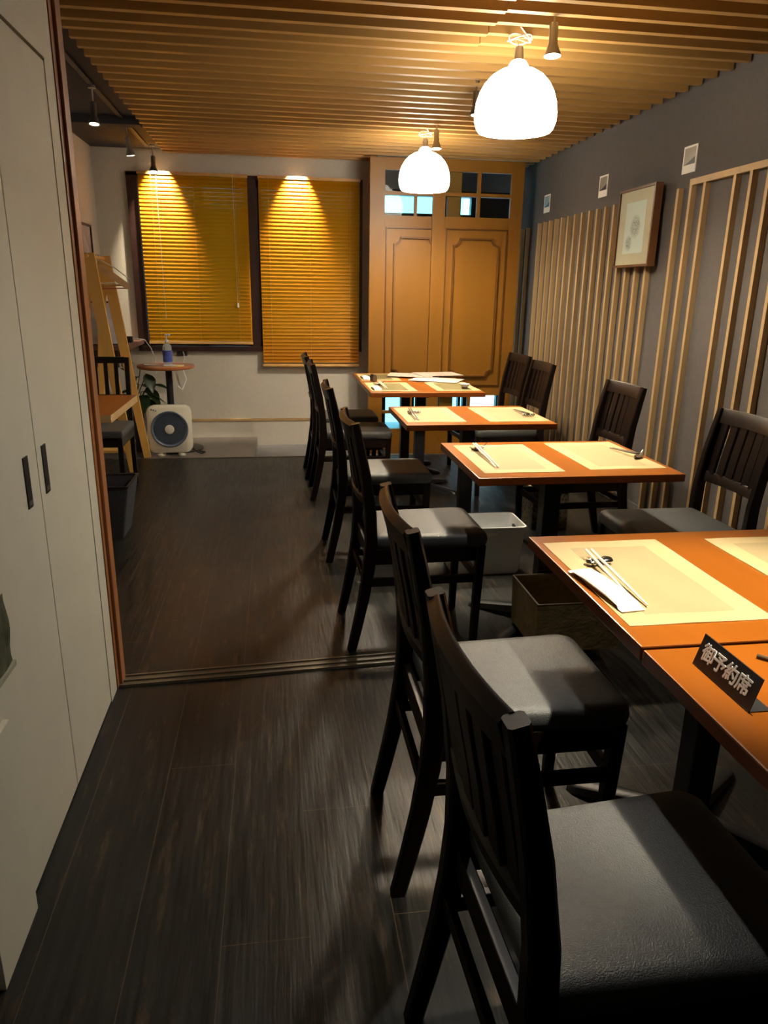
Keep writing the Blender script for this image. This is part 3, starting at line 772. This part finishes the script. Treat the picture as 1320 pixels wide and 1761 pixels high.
# menus
def menu_mat(seed):
    m, t, b = new_mat('printed_menu')
    co = N(t, 'ShaderNodeTexCoord'); br = N(t, 'ShaderNodeTexBrick'); t.links.new(co.outputs['Object'], br.inputs[0])
    br.inputs['Scale'].default_value = 1; br.inputs['Brick Width'].default_value = .085; br.inputs['Row Height'].default_value = .045; br.inputs['Mortar Size'].default_value = .012
    br.inputs['Color1'].default_value = (.50, .38, .26, 1); br.inputs['Color2'].default_value = (.52, .44, .34, 1); br.inputs['Mortar'].default_value = (.60, .57, .53, 1)
    br.offset = .3 + .1*seed
    t.links.new(br.outputs[0], b.inputs['Base Color']); b.inputs['Roughness'].default_value = .35
    return m
for k, (x, y, rz, L, W, z, lab) in enumerate(((1.165, 5.29, -.50, .36, .26, .0, 'laminated menu sheet lying angled toward the front right of farthest tables'),
                                        (1.02, 5.56, -.25, .34, .24, .0045, 'pale menu sheet lying flat at back centre of farthest tables'),
                                        (1.235, 5.585, .15, .34, .25, .009, 'menu sheet overlapping the others at back right of farthest tables'))):
    b = B(); box(b, -L/2, L/2, -W/2, W/2, 0, .003)
    o = obj('menu', b, menu_mat(k)); o.location = (x, y, ZT+.006+z); o.rotation_euler = (0, 0, rz); tag(o, lab, 'menu', 'menus on the farthest tables')

# ------------------------------------------------------------------ reserved sign
t = thing('reserved_sign', 'small black reserved sign with white brush characters on nearest table', 'sign', (.724, .992, ZT))
tilt = math.radians(16)
b = B(); loft(b, [[(0, u, 0), (.0018, u, 0), (.0018+math.sin(tilt)*.060, u, math.cos(tilt)*.060), (math.sin(tilt)*.060, u, math.cos(tilt)*.060)] for u in (-.081, .081)])
obj('sign_plate', b, 'black', t)
mbox('sign_foot', 'black', (0, .040, -.081, .081, 0, .0018), t)
c = bpy.data.curves.new('lettering', 'FONT'); c.body = '\u5fa1\u4e88\u7d04\u5e2d'; c.size = .0345; c.align_x = 'CENTER'; c.align_y = 'CENTER'; c.extrude = .0004; c.space_character = .93
to = bpy.data.objects.new('lettering_curve', c); COL.objects.link(to); bpy.context.view_layer.update()
dg = bpy.context.evaluated_depsgraph_get(); me = bpy.data.meshes.new_from_object(to.evaluated_get(dg))
bpy.data.objects.remove(to)
bb = B()
for k in range(9):
    n0 = len(bb.verts); bb.from_mesh(me); bb.verts.ensure_lookup_table()
    a = k*PI/4; dx, dy = (0, 0) if k == 8 else (.0009*math.cos(a), .0009*math.sin(a))
    for v in bb.verts[n0:]: v.co += Vector((dx, dy, .00002*k))
bb.to_mesh(me); bb.free()
me.materials.clear(); me.materials.append(mat('chalk_white', (.93, .95, .92), .7, var=.03))
# text faces -x, reads from +y to -y
rot = Matrix(((0, -math.sin(tilt)*-1, -math.cos(tilt)), (-1, 0, 0), (0, math.cos(tilt), math.sin(tilt)*1)))
X = Vector((0, -1, 0)); Yv = Vector((math.sin(tilt), 0, math.cos(tilt))); Zv = X.cross(Yv)
Mx = Matrix((X, Yv, Zv)).transposed()
for v in me.vertices:
    v.co = Mx @ v.co + Vector((math.sin(tilt)*.031, .002, math.cos(tilt)*.031)) + Zv*.0006
lo = bpy.data.objects.new('lettering', me); COL.objects.link(lo); lo.parent = t; lo['label'] = 'white brush-style characters'

# ------------------------------------------------------------------ boxes and bins under the tables
def rounded_rect(hx, hy, r, z, n=4, cx=0, cy=0):
    p = []
    for sx, sy, a0 in ((1, 1, 0), (-1, 1, 90), (-1, -1, 180), (1, -1, 270)):
        for k in range(n+1):
            a = math.radians(a0+90*k/n); p.append((cx+sx*(hx-r)+r*math.cos(a), cy+sy*(hy-r)+r*math.sin(a), z))
    return p
t = thing('storage_bin', 'white open plastic storage bin with oval handle holes on the floor', 'bin', (1.005, 3.37, 0))
b = B()
loft(b, [rounded_rect(.165, .102, .02, 0), rounded_rect(.172, .108, .02, .012), rounded_rect(.190, .122, .024, .243), rounded_rect(.195, .127, .026, .247), rounded_rect(.195, .127, .026, .252),
         rounded_rect(.187, .119, .022, .252), rounded_rect(.169, .104, .018, .016), rounded_rect(.16, .095, .018, .010)])
bin_ = obj('bin_body', b, 'white_plastic', t, smooth=True)
b = B(); prism(b, [(.045*math.cos(a) + (.022 if math.cos(a) > 0 else -.022) - .02, .218+.0105*math.sin(a)) for a in [2*PI*k/16+.1 for k in range(16)]], -.1245, -.119); h = obj('handle_hole', b, mat('lit_inside_white', (.97, .97, .97), .5, var=.01), t)  # solid plug, whitened to stand for the lit inside wall behind the hole
b = B(); prism(b, [(.030*math.cos(a), .215+.011*math.sin(a)) for a in [2*PI*k/12 for k in range(12)]], .166, .1695, axis='x'); obj('handle_hole', b, 'black', t)

t = thing('open_box', 'dark brown open box on the floor under the near right table', 'box', (1.10, 2.495, .055))
b = B(); hx, hy, hz = .165, .145, .195
loft(b, [[(-hx, -hy, 0), (hx, -hy, 0), (hx, hy, 0), (-hx, hy, 0)], [(-hx-.006, -hy-.004, hz), (hx+.006, -hy-.004, hz), (hx+.006, hy+.004, hz), (-hx-.006, hy+.004, hz)],
         [(-hx+.002, -hy+.004, hz), (hx-.002, -hy+.004, hz), (hx-.002, hy-.004, hz), (-hx+.002, hy-.004, hz)], [(-hx+.006, -hy+.006, .01), (hx-.006, -hy+.006, .01), (hx-.006, hy-.006, .01), (-hx+.006, hy-.006, .01)]])
obj('box_body', b, 'box_brown', t)
b = B(); loft(b, [[(-hx-.007, -hy-.005, hz), (hx+.007, -hy-.005, hz), (hx+.007, hy+.005, hz), (-hx-.007, hy+.005, hz)], [(-hx-.007, -hy-.005, hz+.002), (hx+.007, -hy-.005, hz+.002), (hx+.007, hy+.005, hz+.002), (-hx-.007, hy+.005, hz+.002)],
                  [(-hx-.002, -hy, hz+.002), (hx+.002, -hy, hz+.002), (hx+.002, hy, hz+.002), (-hx-.002, hy, hz+.002)], [(-hx-.002, -hy, hz), (hx+.002, -hy, hz), (hx+.002, hy, hz), (-hx-.002, hy, hz)]], cap=False)
obj('rim', b, mat('box_rim', (.16, .13, .08), .5), t)
def mottled():
    m, t, b = new_mat('mottled_wicker')
    co = N(t, 'ShaderNodeTexCoord'); v = N(t, 'ShaderNodeTexVoronoi'); v.inputs['Scale'].default_value = 55; t.links.new(co.outputs['Object'], v.inputs[0])
    r = N(t, 'ShaderNodeValToRGB'); r.color_ramp.elements[0].position = .25; r.color_ramp.elements[1].position = .7
    r.color_ramp.elements[0].color = (.012, .010, .007, 1); r.color_ramp.elements[1].color = (.13, .11, .075, 1)
    t.links.new(v.outputs['Distance'], r.inputs[0]); t.links.new(r.outputs[0], b.inputs['Base Color']); b.inputs['Roughness'].default_value = .5
    return m
t = thing('patterned_basket', 'dark mottled square basket on the floor behind the white bin', 'basket', (1.588, 4.045, 0))
mbox('basket_body', mottled(), (-.11, .11, -.105, .105, 0, .235), t, bev=.004)
mbox('basket_rim', 'box_brown', (-.116, .116, -.111, .111, .235, .250), t, bev=.003)

# ------------------------------------------------------------------ left side of the far room
# dark basket
t = thing('dark_basket', 'dark blue-black open basket on the floor beside the red-brown jamb', 'basket', (-1.0, 4.13, 0))
b = B()
loft(b, [rounded_rect(.13, .12, .012, 0), rounded_rect(.182, .158, .014, .30), rounded_rect(.174, .150, .012, .30), rounded_rect(.124, .114, .010, .008)])
obj('basket_body', b, mat('navy_fabric', (.022, .024, .034), .85, bump=.3, bscale=200), t, smooth=True)
b = B(); loft(b, [rounded_rect(.184, .160, .014, .296), rounded_rect(.186, .162, .014, .306), rounded_rect(.172, .148, .012, .306), rounded_rect(.172, .148, .012, .296)], cap=False); obj('rim', b, 'black', t)
# left table
t = thing('dining_table', 'small orange pedestal table half hidden behind the red-brown jamb', 'table', (-1.16, 4.33, 0))
b = B(); box(b, -.29, .295, -.385, .385, .660, .702, bev=.003)
for f in b.faces:
    if abs(f.normal.z) < .5: f.material_index = 1
obj('tabletop', b, ['table', 'batten'], t)
mbox('column', 'iron', (-.035, .035, -.035, .035, .03, .645), t, bev=.004); mbox('top_plate', 'iron', (-.2, .2, -.22, .22, .645, .659), t)
b = B(); box(b, -.27, .05, .22, .30, 0, .03, bev=.004); box(b, -.03, .03, -.02, .3, 0, .035, bev=.004); obj('base_bars', b, 'iron', t)
# chair seen from the front
t = thing('dining_chair', 'dark slat-back chair behind the half-hidden left table', 'chair', (-1.19, 5.02, 0), -PI/2)
for s in (-1, 1):
    b = B(); bar(b, [(-.235, s*.175, 0), (-.205, s*.176, .25), (-.20, s*.176, .45), (-.215, s*.176, .68), (-.235, s*.176, .885)], .030, .034); obj('rear_leg', b, 'dark_wood', t)
    b = B(); bar(b, [(.20, s*.175, 0), (.20, s*.176, .40)], .032, .032); obj('front_leg', b, 'dark_wood', t)
mbox('crest_rail', 'dark_wood', (-.244, -.222, -.160, .160, .845, .888), t, bev=.003)
mbox('lower_back_rail', 'dark_wood', (-.226, -.206, -.160, .160, .60, .635), t, bev=.003)
for k in range(4):
    b = B(); bar(b, [(-.216, -.102+.068*k, .63), (-.232, -.102+.068*k, .85)], .026, .012); obj('back_slat', b, 'dark_wood', t)
mbox('apron', 'dark_wood', (-.20, .215, -.19, .19, .35, .41), t, bev=.003)
mbox('seat_cushion', 'vinyl', (-.19, .235, -.20, .20, .412, .46), t, bev=.016)
# coat rack: two A-shaped ends and a bar
t = thing('coat_rack', 'pale pine A-frame coat rack with hangers in the far left corner', 'rack', (0, 0, 0))
def leg(y, xa, za, xf, zf, wid, th=.03):
    b = B(); d = Vector((xf-xa, 0, zf-za)).normalized(); n = Vector((d.z, 0, -d.x))*wid/2
    A, F_ = Vector((xa, 0, za)), Vector((xf, 0, zf))
    w1 = 1.0 if wid > .06 else 1.0
    loft(b, [[(p.x, yy, p.z) for p in (A+n*w1, F_+n*.62, F_-n*.62, A-n*w1)] for yy in (y-th/2, y+th/2)])
    return b
for y in (5.58, 6.08):
    dx = .022 if y > 6 else 0
    obj('leg', leg(y, -1.275, 1.565, -1.095+dx, 0, .085), 'rack', t)
    obj('leg', leg(y, -1.285, 1.56, -1.445, 0, .060, .028), 'rack', t)
b = B(); tube(b, [(-1.28, 5.52, 1.545), (-1.28, 6.14, 1.545)], .014, seg=10); obj('hanging_bar', b, 'rack', t)
mbox('lower_board', 'rack', (-1.42, -1.15, 5.62, 6.04, .14, .158), t)
G = 'hangers on the coat rack'
hg = None
for k, (y, rz, m, lab) in enumerate(((5.64, .18, 'hanger', 'brown wooden coat hanger nearest on the rack'), (5.715, .20, 'hanger', 'brown wooden coat hanger second from front on the rack'),
                                (5.79, .22, 'hanger', 'brown wooden coat hanger third from front on the rack'), (5.875, .18, 'redwire', 'thin red plastic hanger hanging low on the rack'), (5.95, .15, 'white_plastic', 'thin white plastic hanger at the back of the rack'))):
    if m == 'redwire': MT[m] = mat('red_plastic', (.55, .12, .14), .4)
    t = thing('coat_hanger', lab, 'hanger', (-1.28, y, 1.560), rz, G)
    b = B(); tube(b, [(-.012, 0, -.008), (-.010, 0, .004), (0, 0, .010), (.010, 0, .003), (.010, 0, -.012), (0, 0, -.03), (0, 0, -.06)], .002, seg=6); obj('hook', b, 'steel', t, smooth=True)
    b = B()
    if m == 'hanger':
        rings = []
        for u, z, hh in ((-.195, -.185, .034), (-.155, -.150, .036), (-.09, -.095, .038), (-.04, -.060, .040), (0, -.050, .040), (.04, -.060, .040), (.10, -.100, .038), (.18, -.160, .036), (.228, -.200, .034)):
            yo = .035*abs(u)/.2
            rings.append([(u, yo-.012, z-hh), (u, yo+.012, z-hh), (u, yo+.012, z), (u, yo-.012, z)])
        loft(b, rings); obj('shoulders', b, m, t, smooth=True)
        b = B(); tube(b, [(-.17, .03, -.195), (.20, .03, -.205)], .006, seg=8); obj('trouser_bar', b, m, t)
    else:
        z = -.10 if k == 3 else -.06
        tube(b, [(0, 0, z+.035), (-.10, 0, z-.02), (-.18, 0, z-.10), (-.175, 0, z-.125), (0, 0, z-.13), (.195, 0, z-.125), (.20, 0, z-.10), (.10, 0, z-.02), (0, 0, z+.035)], .004, seg=6)
        obj('shoulders', b, m, t, smooth=True)
# counter board in the corner and things on it
t = thing('corner_shelf', 'dark reddish wooden wall shelf in the far left corner', 'shelf', (-1.48, 6.3, .86))
mbox('shelf_board', mat('reddish_shelf', (.16, .075, .055), .45, var=.2), (.002, .315, -.17, .612, 0, .035), t, bev=.003)
mbox('bracket', 'frame_dark', (.002, .22, -.10, -.075, -.14, 0), t); mbox('bracket', 'frame_dark', (.002, .22, .40, .425, -.14, 0), t)
t = thing('power_adapter', 'black charger with pale cable on the corner shelf', 'charger', (-1.255, 6.55, .895))
mbox('adapter_body', 'black', (-.07, .055, -.03, .03, 0, .05), t, bev=.008)
b = B(); tube(b, [(.05, 0, .03), (.09, .01, .030), (.135, .1, .015), (.165, .2, -.06), (.18, .3, -.16), (.18, .3, -.30)], .004, seg=6); obj('cable', b, 'white_plastic', t, smooth=True)
t = thing('leaning_frame', 'pale picture with dark edge standing on the corner shelf behind the rack', 'picture', (-1.33, 6.15, .895), .35)
b = B(); loft(b, [[(x, y+z*.12, z) for x, z in ((-.13, 0), (.11, 0), (.11, .34), (-.13, .34))] for y in (0, .018)]); obj('frame', b, mat('navy_frame', (.03, .035, .10), .4), t)
b = B(); loft(b, [[(x, y+z*.12, z) for x, z in ((-.115, .015), (.095, .015), (.095, .325), (-.115, .325))] for y in (-.003, .0)]); obj('picture_sheet', b, mat('pale_blue_sheet', (.55, .57, .68), .4, var=.2, scale=14), t)
t = thing('wall_frame', 'small dark framed picture on the left wall above the coat rack', 'picture', (XL, 6.42, 1.70))
b = B(); hy, hz = .17, .12
o = [(-hy, -hz), (hy, -hz), (hy, hz), (-hy, hz)]; i = [(-hy+.016, -hz+.016), (hy-.016, -hz+.016), (hy-.016, hz-.016), (-hy+.016, hz-.016)]
loft(b, [[(.001, u, v) for u, v in o], [(.022, u, v) for u, v in o], [(.022, u, v) for u, v in i], [(.001, u, v) for u, v in i]], cap=False); obj('frame', b, 'frame_dark', t)
mbox('picture_sheet', mat('grey_print', (.42, .37, .38), .4, var=.3, scale=9), (.004, .010, -hy+.015, hy-.015, -hz+.015, hz-.015), t)
# round side table
t = thing('round_table', 'small round orange-topped table on a black column by the window', 'table', (-.925, 6.42, 0))
b = B(); lathe(b, [(.001, .692), (.225, .692), (.234, .700), (.235, .714), (.230, .7195), (.001, .7195)], seg=48); obj('tabletop', b, mat('round_top_wood', (.42, .15, .05), .35, var=.15), t, smooth=True)
b = B(); lathe(b, [(.001, .02), (.030, .02), (.028, .692), (.001, .692)], .02, 0, seg=20); obj('column', b, 'iron', t, smooth=True)
b = B(); lathe(b, [(.001, 0), (.21, 0), (.212, .008), (.15, .016), (.05, .024), (.001, .024)], .06, 0, seg=40); obj('base_disc', b, 'iron', t, smooth=True)
# sanitiser bottle
t = thing('pump_bottle', 'clear pump bottle with blue label on the round table', 'bottle', (-.900, 6.38, .7198))
def bottle_mat():
    m, tt, b = new_mat('clear_bottle'); b.inputs['Base Color'].default_value = (.75, .82, .92, 1); b.inputs['Transmission Weight'].default_value = .75; b.inputs['Roughness'].default_value = .12; b.inputs['IOR'].default_value = 1.2
    return m
b = B(); lathe(b, [(.001, .001), (.036, .001), (.038, .01), (.038, .15), (.030, .168), (.014, .178), (.014, .190), (.001, .190)], seg=24); obj('bottle_body', b, bottle_mat(), t, smooth=True)
b = B(); lathe(b, [(.001, .188), (.017, .188), (.017, .208), (.006, .212), (.006, .245), (.001, .245)], seg=16); box(b, -.012, .032, -.008, .008, .243, .256, bev=.003); obj('pump_head', b, 'white_plastic', t, smooth=True)
b = B()
rings = [[(.0388*math.cos(a), .0388*math.sin(a), z) for a in [math.radians(-160 + 175*k/14) for k in range(15)]] for z in (.03, .125)]
loft(b, rings, cap=False, closed=False); obj('label', b, mat('blue_label', (.05, .08, .36), .4, var=.3, scale=30), t, smooth=True)
t = thing('leaflet', 'yellow-and-white leaflet lying flat on the round table', 'leaflet', (-.865, 6.32, .7200), .1)
mbox('sheet', mat('yellow_print', (.78, .66, .22), .5, var=.2, scale=20), (-.06, .10, -.05, .05, 0, .006), t)
mbox('cover_sheet', 'paper', (-.062, .03, -.052, .04, .006, .009), t)
t = thing('tissue_tray', 'small pale tray lying on left side of the round table', 'tray', (-1.03, 6.34, .7200), .2)
b = B(); loft(b, [rounded_rect(.05, .035, .012, 0), rounded_rect(.060, .043, .014, .012), rounded_rect(.056, .039, .012, .012), rounded_rect(.046, .031, .01, .003)]); obj('tray_body', b, mat('pale_grey_tray', (.5, .47, .44), .4), t, smooth=True)
# wall outlet with plug
t = thing('wall_outlet', 'dark wall outlet plate with white plug behind the round table', 'outlet', (-.845, YF, .785))
mbox('plate', mat('brown_plate', (.05, .035, .03), .35), (-.045, .045, -.010, -.0005, -.032, .032), t, bev=.003)
b = B(); box(b, -.035, -.012, -.032, -.010, -.012, .014, bev=.004); obj('plug', b, 'black', t)
b = B(); tube(b, [(.008, -.010, .005), (.012, -.030, .004), (.02, -.036, -.02), (.02, -.036, -.06), (.0, -.05, -.14), (.03, -.05, -.24), (-.01, -.06, -.33), (-.05, -.06, -.30)], .005, seg=6); obj('cord', b, 'white_plastic', t, smooth=True)
# box fan
t = thing('box_fan', 'cream square box fan with blue-grey grille standing on the floor', 'fan', (-.885, 6.11, 0), .06)
b = B()
def rr(hx, z0, z1, r, y, n=6):
    cz = (z0+z1)/2; hz = (z1-z0)/2
    return [(p[0], y, p[1]+cz) for p in rounded_rect(hx, hz, r, 0, n)]
loft(b, [rr(.160, .045, .405, .05, .0), rr(.176, .028, .420, .06, .012), rr(.178, .026, .422, .062, .06), rr(.172, .032, .416, .058, .10), rr(.150, .055, .395, .05, .115)])
obj('housing', b, 'cream_plastic', t, smooth=True)
b = B(); cz = .228
def disc(r, y, n=40): return [(r*math.cos(2*PI*k/n), y, cz + r*math.sin(2*PI*k/n)) for k in range(n)]
loft(b, [disc(.150, .004), disc(.150, -.010), disc(.143, -.014), disc(.130, -.006), disc(.128, .003)], cap=False); obj('grille_ring', b, 'bluegray', t, smooth=True)
b = B(); loft(b, [disc(.131, -.0015), disc(.131, .0)]); obj('grille_back', b, 'black', t)
b = B()
for k in range(-11, 12):
    o_ = k*.0112; hl = math.sqrt(max(0, .128**2-o_*o_)); a = math.radians(-52); ca, sa = math.cos(a), math.sin(a)
    if hl < .02: continue
    P_ = [(ca*u - sa*o_, sa*u + ca*o_) for u in (-hl, hl)]
    tube(b, [(P_[0][0], -.007, cz+P_[0][1]), (P_[1][0], -.007, cz+P_[1][1])], .0026, seg=6)
obj('grille_bars', b, 'bluegray', t)
b = B(); loft(b, [disc(.037, -.010), disc(.037, -.016), disc(.030, -.019)]); obj('hub_cap', b, 'cream_plastic', t, smooth=True)
b = B()
for x in (-.135, -.118, -.100): box(b, x-.004, x+.004, -.003, .006, .385 - (x+.135)*.3, .398 - (x+.135)*.3)
obj('logo_mark', b, 'bluegray', t)
for s in (-1, 1):
    b = B(); loft(b, [[(s*.085+r*math.cos(a), .05+1.3*r*math.sin(a), z) for a in [2*PI*k/20 for k in range(20)]] for r, z in ((.036, 0), (.038, .012), (.020, .024), (.014, .036))]); obj('foot', b, 'cream_plastic', t, smooth=True)
b = B(); tube(b, [(.15, .09, .06), (.20, .11, .012), (.24, .05, .008), (.27, .10, .008), (.22, .14, .008)], .006, seg=6); obj('power_cord', b, 'black', t, smooth=True)
# plant in tall planter
t = thing('potted_plant', 'broad-leaved green plant in a tall charcoal planter behind the fan', 'plant', (-1.20, 6.36, 0))
b = B(); loft(b, [rounded_rect(.070, .070, .012, 0), rounded_rect(.095, .095, .014, .40), rounded_rect(.087, .087, .012, .40), rounded_rect(.083, .083, .012, .37)]); obj('planter', b, 'pot', t, smooth=True)
b = B()
random.seed(3)
lv = [((-.03, -.05, .72), 60, .15, .5), ((.15, -.12, .64), -55, .15, -.9), ((.12, -.06, .50), 10, .22, -.3), ((.10, -.10, .47), -80, .20, -.4), ((-.02, -.08, .52), 200, .18, -.3), ((.14, -.02, .47), -30, .14, -.3),
      ((.16, -.08, .42), -60, .18, -1.0), ((.02, .05, .62), 120, .16, -.2), ((.10, .0, .70), 40, .15, .3), ((.04, -.10, .44), -120, .20, -.9), ((.18, -.04, .56), -20, .17, .1), ((.06, .02, .56), 80, .17, 0),
      ((.14, -.03, .52), -50, .2, -.5), ((.08, -.05, .45), 20, .2, -.6), ((.0, -.03, .66), 150, .17, .6)]
bs = B()
for (px, py, pz), ang, L, pitch in lv:
    a = math.radians(ang); d = Vector((math.cos(a)*math.cos(pitch), math.sin(a)*math.cos(pitch), math.sin(pitch))); sd = Vector((-math.sin(a), math.cos(a), 0)); nn = sd.cross(d)*-1
    base = Vector((px, py, pz)) - d*L*.2
    rows = []
    for k in range(9):
        u = k/8; wv = .052*math.sin(PI*min(1, u*1.02)**.8)*(1 if u < 1 else 0) + .0008
        c_ = base + d*(u*L) + Vector((0, 0, -.25*L*u*u))
        rows.append([c_ - sd*wv + nn*wv*.25, c_ + nn*0, c_ + sd*wv + nn*wv*.25])
    loft(b, rows, cap=False, closed=False)
    tube(bs, [(0.0, 0, .38), (px*.5, py*.5, .38+(pz-.38)*.6), tuple(base)], .004, seg=6)
bmesh.ops.solidify(b, geom=b.faces[:], thickness=.0012)
obj('leaves', b, 'plant', t, smooth=True); obj('stems', bs, 'stem', t, smooth=True)
mbox('soil', 'box_brown', (-.083, .083, -.083, .083, .35, .372), t)
# mottled cloth at the left picture edge
t = thing('hanging_cloth', 'mottled grey-green cloth hanging on the white wall at left edge', 'cloth', (XP, 1.40, .578))
b = B(); rows = []
for k in range(9):
    z = .16*k/8; rows.append([(.008+.003*math.sin(u*40+k), u, z) for u in [-.10+.185*j/8 for j in range(9)]])
loft(b, rows, cap=False, closed=False); bmesh.ops.solidify(b, geom=b.faces[:], thickness=.003)
obj('cloth_body', b, mat('mottled_green_grey', (.14, .15, .09), .9, var=.4, scale=40), t, smooth=True)
mbox('cloth_hem', mat('pale_hem', (.30, .30, .22), .9), (.004, .014, -.10, .086, -.006, .006), t, bev=.002)
